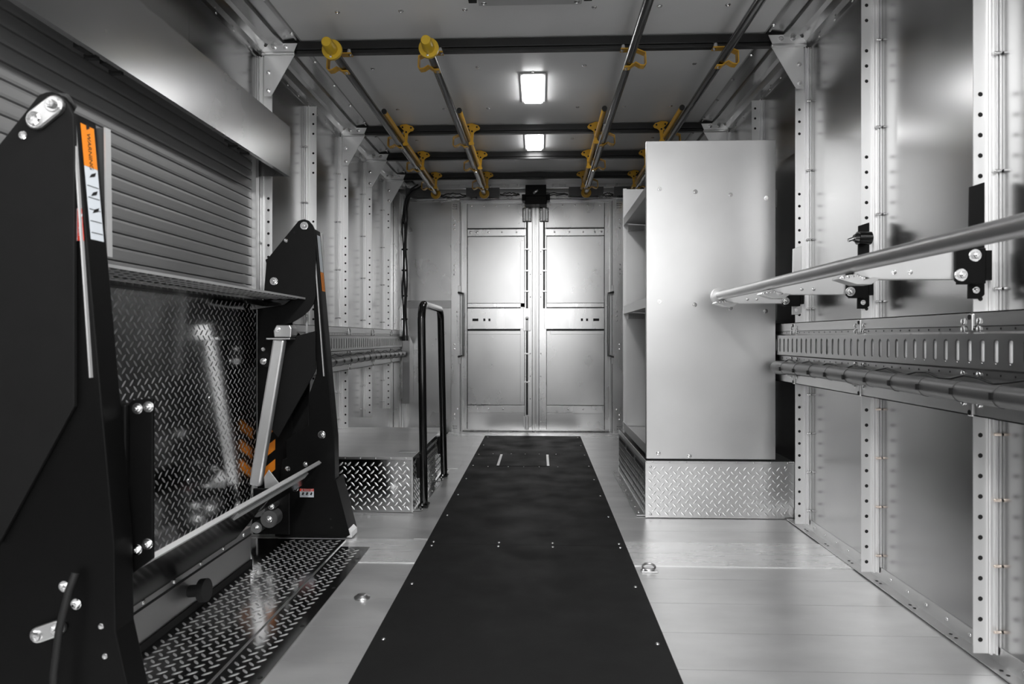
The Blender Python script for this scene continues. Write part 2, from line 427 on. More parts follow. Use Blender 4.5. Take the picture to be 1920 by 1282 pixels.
    for z in (1.26, .65): box('handle_foot', 'zinc', gh, hx-.012, hx+.012, yf-.036, yf-.028, z-.04, z+.04, bevel=.002)
    return D
rear_door('door_1', 1); rear_door('door_2', -1)

# ------------------------------------------------------------------ ceiling, beams
ce = struct(box('ceiling', 'ceiling_paint', None, XL-.03, XR+.03, Y0, YB+.06, ZC, ZC+.04))
for yy, xs in ((2.745, (-.82, -.56, -.30, .22, .48, .75)), (3.33, (-.82, -.30, .22, .75)), (3.93, (-.82, -.55, -.295, .22, .486, .75)), (4.55, (-.82, .22, .75)), (5.15, (-.55, .486)), (2.1, (-.82, .75))):
    for x in xs: hw('screw', ce, (x, yy, ZC), (0, 0, -1), .011, 'screw')
xc = (XL+XR)/2
for by in (3.02, 4.24, 4.85, 5.46):
    b = MB().box(XL+.10, XR-.10, by-.022, by+.022, 2.122, 2.158).box(XL+.10, XR-.10, by-.014, by+.018, 2.106, 2.122).build('roof_beam', 'black_beam', ce, .002)
    for sg in (1, -1):
        xw = XR if sg > 0 else XL
        X = lambda d: xw-sg*d
        ya = by-.026
        g = MB().prism([(X(.036), 2.095), (X(.172), 2.095), (X(.068), 1.915), (X(.036), 1.915)], 'y', ya, ya+.003).build('gusset', 'post', b)
        MB().prism([(X(.026), 2.132), (X(.048), 2.132), (X(.058), 2.146), (X(.188), 2.146), (X(.172), 2.108), (X(.026), 2.108)], 'y', ya-.006, ya-.003).build('gusset_flange', 'post', g)
        MB().box(X(.026), X(.176), ya-.012, ya+.004, 2.094, 2.108).build('gusset_fold', 'zinc', g, .004)
        for d in (.085, .135): hw('hex_bolt', g, (X(d), ya-.006, 2.130), (0, -1, 0), .011, 'bolt')
        hw('hex_bolt', g, (X(.055), ya, 2.02), (0, -1, 0), .010, 'bolt'); hw('hex_bolt', g, (X(.055), ya, 1.94), (0, -1, 0), .010, 'bolt')

def ceiling_light(y, L, label):
    t = thing('ceiling_light', (-.032, y, ZC-.02), label, 'light', 'ceiling lights')
    xc = -.032
    MB().box(xc-.066, xc+.066, y-L/2-.022, y+L/2+.022, ZC-.008, ZC-.0005).build('trim_ring', 'lamp_frame', t, .003)
    b = MB(); n = 5
    # rounded lens
    poly = []
    for cx, cy, a0 in ((xc+.034, y+L/2-.016, 0), (xc-.034, y+L/2-.016, 90), (xc-.034, y-L/2+.016, 180), (xc+.034, y-L/2+.016, 270)):
        for k in range(n): a = math.radians(a0+90*k/(n-1)); poly.append((cx+.016*math.cos(a), cy+.016*math.sin(a)))
    b.prism(poly, 'z', ZC-.020, ZC-.007).build('lens', 'lamp_lens', t)
    for s in (-1, 1): hw('screw', t, (xc, y+s*(L/2+.030), ZC-.0005), (0, 0, -1), .007)
ceiling_light(3.62, .375, 'lit rectangular ceiling light nearest, between first and second black beam')
ceiling_light(4.60, .33, 'lit rectangular ceiling light between second and third black beam')
t = thing('ceiling_vent_cover', (-.035, 2.45, 2.14), 'flat grey ceiling cover plate at the top edge before the first beam', 'cover plate')
box('plate', 'ceiling_panel', t, -.235, .165, 2.26, 2.665, 2.137, 2.143, bevel=.002)
box('plate_rim', 'ceiling_panel', t, -.215, .145, 2.28, 2.645, 2.143, ZC-.0003)
for x in (-.215, .145): hw('screw', t, (x, 2.640, 2.137), (0, 0, -1), .011)
for x in (-.258, .188): box('clip', 'rubber', t, x-.016, x+.016, 2.58, 2.648, 2.140, ZC-.0003, bevel=.002)

# ------------------------------------------------------------------ ladder rack poles
def bracket(parent, px, pz, by, sg, ear):
    """sg=-1: hook opens to -x"""
    X = lambda d: px+sg*d
    y0, y1 = by-.020, by+.020
    m = MB().strip([(X(-.035), 2.1045), (X(.030), 2.1045), (X(.072), pz+.036), (X(.074), pz-.012), (X(.066), pz-.020), (X(.050), pz-.018), (X(.030), pz-.006), (X(.016), pz-.014), (X(.004), pz-.024), (X(-.020), pz-.024)], y0, y1, .005)
    b = m.build('bracket', 'yellow', parent)
    hw('hex_bolt', b, (X(-.01), by, pz-.0265), (0, 0, -1), .008, 'bolt')
    hw('pin', b, (X(-.024), by-.008, 2.107), (0, 0, 1), .045, 'threaded_rod')
    hw('hex_bolt', b, (X(-.028), by-.006, 2.1015), (0, 0, -1), .009, 'bolt')
    if ear:
        X = lambda d: px+sg*(d*1.15-.022)
        e = [(X(-.012+.0), pz+.068), (X(.014), pz+.100), (X(.008), pz+.108), (X(-.022), pz+.112), (X(-.055), pz+.098), (X(-.066), pz+.082), (X(-.060), pz+.070), (X(-.044), pz+.064), (X(-.032), pz+.052), (X(-.028), pz+.000), (X(-.034), pz-.012), (X(-.030), pz-.022), (X(-.006), pz-.022), (X(-.004), pz-.008), (X(-.014), pz+.002), (X(-.014), pz+.05), (X(-.002), pz+.062)]
        p = MB().prism(e, 'y', by-.045, by-.041).build('ear_plate', 'yellow', b)
        holes(p, [(X(-.048), by-.0456, pz+.088), (X(-.002), by-.0456, pz+.092), (X(-.022), by-.0456, pz+.062)], (0, -1, 0), .0062)
def pole(px, sg, yx, y0, capped, label):
    z = 2.05
    t = thing('ladder_rack_pole', (px, 4.2, z), label, 'rack pole', 'ladder rack poles')
    MB().cyl((px, y0, z), (px, 5.72, z), .0185, 16).build('pole', 'pole', t)
    MB().tube([(yx, 3.70, 2.075), (yx, 5.66, 2.075)], .0135, 14).build('slide_tube', 'yellow', t)
    MB().cyl((yx, 3.692, 2.075), (yx, 3.704, 2.075), .0142, 14).build('tube_plug', 'rubber', t)
    mx = (px+yx)/2+.004*sg
    MB().cyl((mx, 3.95, 2.066), (mx, 5.68, 2.066), .006, 8).build('guide_rod', 'chrome', t)
    for by in (3.02, 4.24, 4.85, 5.46): bracket(t, px, z, by, sg, by > 3.5)
    MB().cyl((px, 5.715, z), (px, 5.730, z), .042, 20).build('end_disc', 'yellow', t)
    if capped:
        c = MB().tube([(px, 2.845, z), (px, 2.838, z), (px, 2.832, z), (px, 2.832, z-.0001)], [.042, .044, .042, .024], 24, cap=False)
        c = MB().cyl((px, 2.832, z), (px, 2.846, z), .042, 24).build('cap_disc', 'yellow_cap', t, .002)
        MB().tube([(px, 2.84, z), (px, 2.80, z), (px, 2.765, z), (px, 2.755, z)], [.025, .024, .0225, .019], 20).build('cap_plug', 'yellow_cap', c)
        hw('screw', c, (px-.004, 2.832, z-.018-.012), (0, -1, 0), .006)
pole(-.870, -1, -.846, 2.84, True, 'left outer ladder rack pole, capped in yellow, nearest the roll-up door')
pole(-.461, -1, -.434, 2.84, True, 'left inner ladder rack pole capped in yellow, second from the roll-up door')
pole(.392, 1, .352, .6, False, 'right inner grey ladder rack pole running overhead past the camera')
pole(.792, 1, .766, .6, False, 'right outer grey ladder rack pole passing above the shelf cabinet')

# ------------------------------------------------------------------ roll-up door and header
D = struct(MB().box(XL-.052, XL-.05, 1.22, 2.97, .95, 1.78).build('door_3', 'gap'))
z = .985; pitch = .0415
sl = MB().prism([(-.012, .001), (.000, .001), (.0062, .003), (.0072, .010), (.0073, .021), (.0072, .032), (.0062, .039), (.000, .0405), (-.012, .0405)], 'y', 1.24, 2.935)
base = None
for k in range(18):
    zz = z+pitch*k
    if base is None:
        base = sl.build('slat', 'slat', None, local=True); COL.objects.unlink(base)
    o = bpy.data.objects.new('slat', base.data); put(o, (XL+.004, 0, zz), D)
hd = struct(MB().box(-1.102, -1.099, 1.05, 2.975, 1.553, 1.767).box(-1.118, -1.099, 1.05, 2.975, 1.550, 1.553)
            .prism([(-1.10, 1.765), (-1.10, 1.769), (-1.262, 1.845), (-1.262, 1.841)], 'y', 1.05, 2.975).build('trim_4', 'header'))
MB().prism([(-1.10, 1.553), (-1.10, 1.767), (-1.262, 1.842), (-1.262, 1.553)], 'y', 2.972, 2.976).build('end_plate', 'header', hd)
MB().cyl((-1.185, 1.05, 1.71), (-1.185, 2.965, 1.71), .062, 24).build('door_roll', 'slat', hd)
for y in (1.62, 1.72, 2.42, 2.52):
    MB().box(-1.135, -1.118, y, y+.05, 1.548, 1.560).box(-1.15, -1.118, y+.06, y+.075, 1.545, 1.556).build('brush_clip', 'rubber', hd)

# ------------------------------------------------------------------ cargo tracks, conduits
def track(side, y0, y1, label):
    sg = 1 if side == 'right' else -1
    xw = XR if sg > 0 else XL
    X = lambda d: xw-sg*d
    t = thing('cargo_track', (X(.05), (y0+y1)/2, .63), label, 'cargo track')
    # upper and lower rails, one length per bay
    js = [p for p in POST if y0 < p < y1]; ed = [y0]+js+[y1]
    for a, b in zip(ed, ed[1:]):
        MB().box(X(.064), X(.067), a+.006, b-.006, .868, .906).box(X(0), X(.067), a+.006, b-.006, .903, .906).build('upper_rail', 'angle', t)
        MB().box(X(.064), X(.067), a+.006, b-.006, .640, .688).box(X(0), X(.067), a+.006, b-.006, .640, .643).build('lower_rail', 'angle', t)
    for y in js:
        c = box('joint_clip', 'angle', t, X(.062), X(.072), y-.009, y+.009, .858, .902, bevel=.003)
        discs([(X(.0726), y, .893)], (-sg, 0, 0), .0075).build('hole', 'hole', c)
        c = box('joint_clip', 'angle', t, X(.062), X(.072), y-.009, y+.009, .638, .69, bevel=.003)
        discs([(X(.0726), y, .648)], (-sg, 0, 0), .0075).build('hole', 'hole', c)
        for s in (-1, 1):
            for zz in (.882, .862, .747, .672): hw('screw', t, (X(.0675), y+s*.032, zz), (-sg, 0, 0), .0085, 'screw')
    box('backing', 'angle', t, X(.045), X(.055), y0, y1, .700, .868)
    # slotted rail: flanges, raised web with slots
    MB().box(X(.064), X(.067), y0, y1, .855, .870).box(X(.064), X(.067), y0, y1, .738, .760).build('flange', 'track', t)
    ny = int((y1-y0)/.0508); p = .0508; w2 = .0085; z0, z1 = .779, .834
    m = MB(); xo = X(.079); xi = X(.066)
    def sheet(a, b, za, zb): m.box(xo, X(.0765), a, b, za, zb)
    ya = y0; yb = y0+ny*p
    sheet(ya, yb, z1+.004, .850); sheet(ya, yb, .763, z0-.004)
    m.prism([(xo, .850), (X(.064), .857), (X(.064), .854), (X(.0765), .848)], 'y', ya, yb)
    m.prism([(xo, .763), (X(.064), .756), (X(.064), .759), (X(.0765), .765)], 'y', ya, yb)
    for k in range(ny):
        c = ya+(k+.5)*p
        sheet(c-p/2, c-w2, z0-.004, z1+.004); sheet(c+w2, c+p/2, z0-.004, z1+.004)
        # rounded slot ends
        for s, zz in ((1, z1), (-1, z0)):
            m.prism([(c-w2, zz+s*.004), (c-w2, zz-s*.004), (c-w2*.5, zz+s*.0015), (c, zz+s*.0032), (c+w2*.5, zz+s*.0015), (c+w2, zz-s*.004), (c+w2, zz+s*.004)], 'x', xo, X(.0765))
    m.build('slotted_rail', 'track', t)
    b = MB()
    for k in range(ny):
        c = ya+(k+.5)*p
        b.prism([(X(.056), c-w2*.4), (X(.0755), c+w2+.008), (X(.056), c+w2+.008)], 'z', z0+.001, z1-.001)
    b.build('slot_lug', 'post', t, kind='stuff')
    hs = [(X(.0676), ya+(k+.5)*p, zz) for k in range(ny) for zz in (.862, .748)]
    discs(hs, (-sg, 0, 0), .0032, 6).build('hole_row', 'hole', t, kind='stuff')
    return t
track('right', .9, 3.95, 'slotted aluminium cargo track on the right wall beside the shelf cabinet')
track('left', 3.05, 5.86, 'slotted aluminium cargo track on the left wall above the wheel box')
def conduit(side, y0, y1, label):
    sg = 1 if side == 'right' else -1
    xw = XR if sg > 0 else XL
    x = xw-sg*.100; zz = .706
    pts = []; rs = []; y = y0; n = int((y1-y0)/.03)
    for i in range(n+1):
        y = y0+(y1-y0)*i/n; pts.append((x, y, zz+.004*math.sin(y*3))); rs.append(.0262+.0005*math.sin(y*23)+(.004 if side == 'right' and y > 3.02 else 0))
    t = thing('wire_conduit', (x, (y0+y1)/2, zz-.03), label, 'conduit')
    MB().tube(pts, rs, 16).build('tube', 'conduit', t)
    y = y0+.11
    while y < y1:
        MB().cyl((x, y-.002, zz+.004*math.sin(y*3)), (x, y+.002, zz+.004*math.sin(y*3)), .0277, 16).build('cable_tie', 'conduit', t); box('tie_head', 'rubber', t, x-sg*.022, x-sg*.031, y-.004, y+.004, zz-.010, zz+.006); y += .155
    pts = [(x-sg*-.012, y0+(y1-y0)*i/40, zz+.031+.008*math.sin(i*1.7)) for i in range(41)]
    MB().tube(pts, .003, 5).build('wire', 'cable', t)
    for y in [p for p in POST if y0 < p < y1]: box('hanger', 'angle', t, x-.012 if sg < 0 else x, xw-sg*.067, y-.012, y+.012, zz-.030, zz-.026)
conduit('right', .9, 3.14, 'dark tied wire conduit under the right cargo track')
conduit('left', 3.05, 5.80, 'dark tied wire conduit under the left cargo track')

# ------------------------------------------------------------------ wheel boxes
def wheel_box(side):
    if side == 'right':
        x0, x1, y0, y1, hh = .497, XR-.002, 3.20, 4.30, .268
        t = thing('wheel_box', ((x0+x1)/2, (y0+y1)/2, 0), 'diamond plate wheel box under the tall shelf cabinet', 'wheel box'); pm, bm = 'tread_light', 'tread_light'
    else:
        x0, x1, y0, y1, hh = XL+.003, -.607, 3.25, 4.33, .268
        t = thing('wheel_box', ((x0+x1)/2, (y0+y1)/2, 0), 'low flat-topped diamond plate wheel box beside the black handrail', 'wheel box'); pm, bm = 'tread', 'tread_bar'
    xa = x0 if side == 'right' else x1; nx = -1 if side == 'right' else 1
    box('top_plate', 'floor_alu' if side == 'left' else 'track', t, x0-.002, x1+.002, y0-.002, y1, hh-.004, hh, bevel=.002)
    f = box('front_plate', pm, t, x0, x1, y0, y0+.004, .004, hh-.0045)
    th = .0012 if side == 'right' else .0023
    treads('tread_bars', f, (x0, y0, .004), (1, 0, 0), (0, 0, 1), (0, -1, 0), x1-x0, hh-.012, bm, h=th)
    sd = box('side_plate', pm, t, xa, xa-nx*.004, y0+.005, y1, .004, hh-.0045)
    treads('tread_bars', sd, (xa, y0+.005, .004), (0, 1, 0), (0, 0, 1), (nx, 0, 0), y1-y0-.005, hh-.012, bm)
    box('corner_edge', 'zinc', t, xa-.003, xa+.003, y0-.003, y0+.006, .004, hh-.0045)
    box('top_edge', 'zinc', t, x0, x1, y0-.0045, y0-.002, hh-.012, hh, bevel=.001)
    fo = box('floor_flange', pm, t, xa, xa+nx*.040, y0+.03, y1, .0045, .0075)
    y = y0+.08
    while y < y1: hw('screw', fo, (xa+nx*.024, y, .0075), (0, 0, 1), .008); y += .12
    sl = MB()
    for i in range(3): sl.box(xa+nx*.0005, xa+nx*.003, y0+.06+.35*i, y0+.34+.35*i, hh-.060, hh-.042)
    sl.build('louvre', 'gap', sd)
    for i, (x, zz) in enumerate([(x0+.02, .02), (x0+.02, .24), (x1-.04, .24), (x1-.04, .03), ((x0+x1)/2, .02), ((x0+x1)/2, .235)]): hw('rivet', f, (x, y0, zz), (0, -1, 0), .006)
    n = 9
    for i in range(n): hw('rivet', f, (x0+.03+(x1-x0-.06)*i/(n-1), y0-.0045, hh-.006), (0, -1, 0), .0035)
    return t
wheel_box('right'); wlb = wheel_box('left')

# ------------------------------------------------------------------ shelf cabinet
t = thing('shelf_cabinet', (.79, 3.65, .272), 'tall grey sheet metal shelf cabinet standing on the right wheel box', 'cabinet')
fx0, fx1, fy, bz, tz = .499, 1.093, 3.205, .276, 1.756
fp = MB().box(fx0, fx1, fy, fy+.003, bz, tz).box(fx0, fx0+.003, fy, fy+.025, bz, tz).box(fx1-.003, fx1, fy, fy+.025, bz, tz).box(fx0, fx1, fy, fy+.025, tz-.003, tz).build('end_panel', 'cabinet', t, .0015)
box('foot_strip', 'gap', t, fx0+.02, fx1-.015, fy+.012, fy+.03, .2685, bz)
for q in [(.56, 1.532), (.725, 1.518), (.886, 1.502), (1.05, 1.486), (.56, 1.009), (.722, .993), (.886, .978), (1.047, .963), (.555, .302), (.698, .290)]:
    hw('hex_bolt' if q[1] > .5 else 'screw', fp, (q[0], fy, q[1]), (0, -1, 0), .0105, 'bolt')
MB().box(fx0, fx1, 4.10, 4.103, bz, tz-.03).box(fx0, fx0+.02, 4.08, 4.10, bz, tz-.03).build('end_panel', 'cabinet', t)
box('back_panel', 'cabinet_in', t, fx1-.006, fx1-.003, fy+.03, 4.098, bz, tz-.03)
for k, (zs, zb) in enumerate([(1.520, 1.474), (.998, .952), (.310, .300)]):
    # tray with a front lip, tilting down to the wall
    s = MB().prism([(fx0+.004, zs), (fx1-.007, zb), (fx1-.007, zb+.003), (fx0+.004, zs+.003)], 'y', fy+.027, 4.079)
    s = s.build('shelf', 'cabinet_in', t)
    MB().prism([(fx0+.001, zs-.016), (fx0+.004, zs-.016), (fx0+.004, zs+.030), (fx0+.001, zs+.030)], 'y', fy+.027, 4.079).build('shelf_lip', 'cabinet', s)
    if k < 2: MB().box(fx0+.03, fx0+.12, 4.05, 4.098, zs-.045, zs-.018).build('shelf_cleat', 'track', s)
    if k < 2: box('side_tab', 'grey_cover', t, fx1, fx1+.008, fy+.004, fy+.03, zb-.03, zb+.05)

# ------------------------------------------------------------------ handrail by the left wheel box
t = thing('handrail', (-.572, 3.7, 0), 'black tubular U-shaped handrail standing beside the left wheel box', 'handrail')
x = -.572
def arc(c, r, a0, a1, n=6): return [(x, c[0]+r*math.cos(math.radians(a0+(a1-a0)*i/n)), c[1]+r*math.sin(math.radians(a0+(a1-a0)*i/n))) for i in range(n+1)]
pts = [(x, 3.372, .012), (x, 3.300, .93)]+arc((3.373, .935), .07, 178, 90)+arc((3.88, .935), .07, 90, 2)+[(x, 3.952, .93), (x, 4.09, .012)]
MB().tube(pts, .0195, 16).build('rail', 'black_gloss', t)
for y in (3.372, 4.09):
    f = box('foot', 'black_powder', t, x-.024, x+.024, y-.035, y+.035, .0078, .016, bevel=.002)
    for s in (-1, 1): hw('hex_bolt', f, (x+.004*s, y+.028*s, .016), (0, 0, 1), .009, 'bolt')
for y, k in ((3.352, .25), (4.055, .25)):
    box('wall_clip', 'black_powder', t, -.603, x-.012, y-.02, y+.02, .15, .25, bevel=.003)
for y in (3.40, 4.10):
    box('anchor_plate', 'zinc', wlb, -.70, -.61, y-.03, y+.03, .2685, .2725, bevel=.002)

# ------------------------------------------------------------------ runner
t = thing('floor_runner', (-.055, 3.0, .004), 'long black rubber runner mat screwed down the middle of the floor', 'mat')
rm = MB().box(-.459, .347, .2, 2.741, .0045, .0085).build('mat', 'runner', t)
MB().box(-.459, .347, 2.7425, 5.79, .0045, .0085).build('mat', 'runner', t)
hp = box('access_panel', 'runner', t, -.275, .068, 4.42, 4.86, .0085, .0100)
for x in (-.268, .058): box('bright_strip', 'white_edge', hp, x-.008, x+.008, 4.43, 4.85, .0100, .0112)
for yy in (1.45, 1.868, 2.292, 2.716, 2.766, 3.182, 3.603, 4.013, 4.43, 4.85, 5.27, 5.70):
    for xx in (-.430, .321):
        hw('rivet', t, (xx, yy, .0085), (0, 0, 1), .0062, 'screw')
for yy in (2.716, 2.766):
    for xx in (-.163, .054): hw('rivet', t, (xx, yy, .0085), (0, 0, 1), .0062, 'screw')
for xx in (-.33, -.2, -.1, 0, .12):
    for yy in (4.40, 4.88): hw('rivet', hp, (xx, yy, .0085), (0, 0, 1), .0045, 'screw')

# floor fittings
t = thing('tie_down_ring', (.385, 2.471, 0), 'small steel tie-down ring on the floor right of the runner', 'ring')
box('ring_base', 'zinc', t, .365, .425, 2.455, 2.487, .0003, .006, bevel=.002)
MB().tube([(.395+.022*math.cos(a), 2.478+.018*math.sin(a), .009+.006*(1+math.sin(a))) for a in [2*PI*i/14 for i in range(15)]], .004, 8).build('ring', 'zinc', t)
hw('hex_bolt', t, (.374, 2.471, .006), (0, 0, 1), .008, 'bolt')
o = MB(); lv, lf = lathe([(.026, .0003), (.026, .005), (.018, .0065), (.016, .012), (.008, .013)], 20); o.add([(v[0]-.571, v[1]+2.182, v[2]) for v in lv], lf, True)
tag(o.build('floor_bolt', 'zinc'), 'large round floor bolt left of the runner near the lift', 'bolt')

# ------------------------------------------------------------------ fold-down hanger bar on the right wall
t = thing('hanger_bar', (.79, 2.0, .93), 'round metal hanger bar on three folding arms along the right wall', 'hanger bar')
bx_, bz_ = .790, 1.024
br = MB().cyl((bx_, .75, bz_), (bx_, 3.02, bz_), .0195, 24).build('bar', 'bar', t)
c = MB().cyl((bx_, 3.005, bz_-.002), (bx_, 3.03, bz_-.002), .039, 28).build('end_flange', 'zinc', br, .002)
for py in (1.80, 2.41, 3.02):
    ya = py-.030
    a = MB().prism([(.800, 1.000), (.848, .990), (1.062, .990), (1.062, 1.062), (.91, 1.062), (.805, 1.045)], 'y', ya, ya+.004).box(.848, 1.062, ya, ya+.03, .988, .991).build('arm', 'post', t, .0015)
    k = MB().prism([(.76, .995), (.80, 1.002), (.815, .985), (.84, .992), (.858, .990), (.835, .974), (.80, .974), (.755, .988)], 'y', ya-.02, ya+.028).build('bar_saddle', 'zinc', a, .001)
    for i in range(4): hw('rivet', k, (.765+.012*i, ya-.02, .991+.002*i), (0, -1, 0), .004)
    for i, xx in enumerate((.90, .94)): hw('screw', a, (xx, ya, 1.006), (0, -1, 0), .006)
    p = MB().prism([(1.046, .984), (1.056, .976), (1.122, .976), (1.122, 1.066), (1.046, 1.066)], 'y', ya-.009, ya-.001).build('pivot_plate', 'black_powder', t, .002)
    box('spacer', 'black_powder', p, 1.066, 1.122, ya+.005, ya+.022, .976, 1.066)
    hw('hex_bolt', p, (1.094, ya-.009, 1.047), (0, -1, 0), .016, 'bolt'); hw('hex_bolt', p, (1.060, ya-.009, .998), (0, -1, 0), .016, 'bolt')
    s = MB().prism([(1.098, .940), (1.128, .940), (1.139, .950), (1.139, 1.238), (1.102, 1.226)], 'y', py-.007, py-.001).build('mounting_strap', 'black_powder' if py < 2.9 else 'angle', t, .001)
    m = MB().box(1.124, 1.139, py-.035, py-.007, .985, 1.06)
    m.build('weld_flange', 'black_powder', s)
    for zz in (.962, 1.10): hw('hex_bolt', s, (1.117, py-.007, zz), (0, -1, 0), .009, 'bolt')
# toggle valve above the middle arm
t = thing('toggle_knob', (1.09, 2.38, 1.16), 'black spring plunger knob with steel tip above the middle hanger arm', 'knob')
MB().cyl((1.129, 2.378, 1.18), (1.086, 2.376, 1.18), .0225, 20).cyl((1.087, 2.376, 1.18), (1.074, 2.375, 1.18), .018, 18, .012).build('body', 'black_gloss', t)
MB().cyl((1.076, 2.375, 1.180), (1.054, 2.374, 1.172), .0062, 12).build('tip', 'chrome', t)
box('mount', 'black_powder', t, 1.118, 1.130, 2.372, 2.402, 1.165, 1.195)

# ------------------------------------------------------------------ platform lift on the left
t = LIFT = thing('platform_lift', (-1.0, 2.08, 0), 'black folded wheelchair platform lift with diamond plate in front of roll-up door', 'lift')
ARM = [(-1.000, 1.326), (-.985, 1.331), (-.973, 1.332), (-.957, 1.326), (-.941, 1.308), (-.930, 1.284), (-.928, 1.24), (-.928, 1.01), (-.938, .980), (-.958, .951), (-.985, .928), (-1.03, .902), (-1.092, .886), (-1.10, .86), (-1.12, .72), (-1.138, .716), (-1.160, .730), (-1.172, .755), (-1.174, .79), (-1.160, .907), (-1.144, 1.047), (-1.136, 1.150), (-1.140, 1.165), (-1.128, 1.172)]
LOW = [(-1.055, .835), (-.928, .868), (-.928, .703), (-1.085, .424), (-1.115, .46)]
COLM = [(-.955, 1.302), (-.932, 1.290), (-.853, .425), (-.850, .250), (-.800, .030), (-.800, .0085), (-1.105, .0085), (-1.075, .33), (-1.055, .338), (-1.060, .413), (-.962, .475), (-.962, .60), (-.928, .69)]
NEAR_ARM = ARM[:8]+[(-.928, .703), (-1.085, .424), (-1.174, .52)]+ARM[18:]
NEAR_COL = [(-.955, 1.302), (-.932, 1.290), (-.853, .425), (-.850, .250), (-.800, .030), (-.800, .0085), (-1.20, .0085), (-1.20, .80), (-.97, .80)]
def tower(ya, dy, near):
    T = MB().prism(NEAR_COL if near else COLM, 'y', ya+.012, ya+.075).build('tower', 'black_powder', LIFT, .003)
    a = MB().prism(NEAR_ARM if near else ARM, 'y', ya, ya+.010).build('arm_plate', 'black_arm', LIFT, .0015)
    if near: return T, a, None
    lo = MB().prism(LOW, 'y', ya-.002, ya+.009).build('lower_arm', 'black_arm', LIFT, .0015)
    return T, a, lo
T1, A1, L1 = tower(1.327, 1, True)
T2, A2, L2 = tower(2.800, 1, False)
# near tower details
yn = 1.327
MB().prism([(-.935, 1.280), (-.9318, 1.280), (-.8965, .76), (-.8997, .76)], 'y', yn+.004, yn+.0115).build('edge_bar', 'white_edge', T1)
MB().prism([(-.99, 1.317), (-.965, 1.333), (-.945, 1.330), (-.93, 1.305), (-.945, 1.28), (-1.02, 1.255), (-1.035, 1.27)], 'y', yn+.010, yn+.012).build('cam_plate', 'black_gloss', A1)
def capsule(parent, p, q, r, y, name='link', m='zinc'):
    p = Vector((p[0], p[1])); q = Vector((q[0], q[1])); d = (q-p).normalized(); a = math.atan2(d.y, d.x); n = 8; poly = []
    for i in range(n+1): th = a-PI/2+PI*i/n; poly.append((q.x+r*math.cos(th), q.y+r*math.sin(th)))
    for i in range(n+1): th = a+PI/2+PI*i/n; poly.append((p.x+r*math.cos(th), p.y+r*math.sin(th)))
    o = MB().prism(poly, 'y', y-.012, y).build(name, m, parent, .003)
    hw('hex_bolt', o, (q.x, y-.012, q.y), (0, -1, 0), r*.75, 'bolt'); hw('screw', o, (p.x, y-.012, p.y), (0, -1, 0), r*.7)
capsule(A1, (-1.000, 1.274), (-.963, 1.302), .020, yn)
hw('screw', A1, (-1.032, yn, 1.245), (0, -1, 0), .009)
# stickers on the tower's inboard face (plane leaning with the column)
def on_face(z): return -.932+(1.290-z)*(.079/.865)
def sticker(parent, z0, z1, y0, y1, m, name, off=.0008):
    return MB().add([(on_face(z0)+off, y0, z0), (on_face(z0)+off, y1, z0), (on_face(z1)+off, y1, z1), (on_face(z1)+off, y0, z1)], [(0, 1, 2, 3)]).build(name, m, parent)
dn = Vector((.079, 0, -.865)).normalized()
ox = sticker(T1, 1.190, 1.276, yn+.022, yn+.064, 'orange', 'warning_label')
text(ox, '▲ WARNING', .0158, (on_face(1.233)+.0016, yn+.043, 1.233), dn, (0, 1, 0), 'print_black')
wx = sticker(T1, 1.040, 1.1895, yn+.022, yn+.064, 'sticker_white', 'instruction_label')
for i, zz in enumerate((1.168, 1.130, 1.095)):
    MB().add([(on_face(zz)+.0016, yn+.034, zz), (on_face(zz)+.0016, yn+.052, zz+.006), (on_face(zz)+.0016, yn+.055, zz+.014), (on_face(zz)+.0016, yn+.040, zz+.008)], [(0, 1, 2, 3)]).build('pictogram', 'print_black', wx)
for i in range(5):
    zz = 1.150-.024*i; MB().add([(on_face(zz)+.0016, yn+.025, zz), (on_face(zz)+.0016, yn+.061, zz), (on_face(zz)+.0016, yn+.061, zz+.0012), (on_face(zz)+.0016, yn+.025, zz+.0012)], [(0, 1, 2, 3)]).build('print_line', 'print_black', wx)
# red label between plate and edge bar
rl = MB().prism([(-.945, 1.035), (-.945, 1.10), (-.9195, 1.10), (-.9145, 1.035)], 'y', yn+.0095, yn+.0110).build('danger_label', 'sticker_red', T1)
MB().prism([(-.945, 1.035), (-.945, 1.10), (-.9275, 1.10), (-.9275, 1.035)], 'y', yn+.0088, yn+.0094).build('danger_text_block', 'sticker_white', rl)
text(rl, 'DANGER', .011, (-.9215, yn+.0090, 1.067), (0, 0, -1), (1, 0, 0), 'sticker_white')
# plate standing behind the column
MB().prism([(-.947, 1.285), (-.921, 1.285), (-.917, 1.012), (-.943, 1.012)], 'y', yn+.085, yn+.098).build('back_rail', 'conduit', T1, .001)
MB().prism([(-.921, 1.285), (-.917, 1.285), (-.913, 1.012), (-.917, 1.012)], 'y', yn+.082, yn+.100).build('edge_bar', 'white_edge', T1)
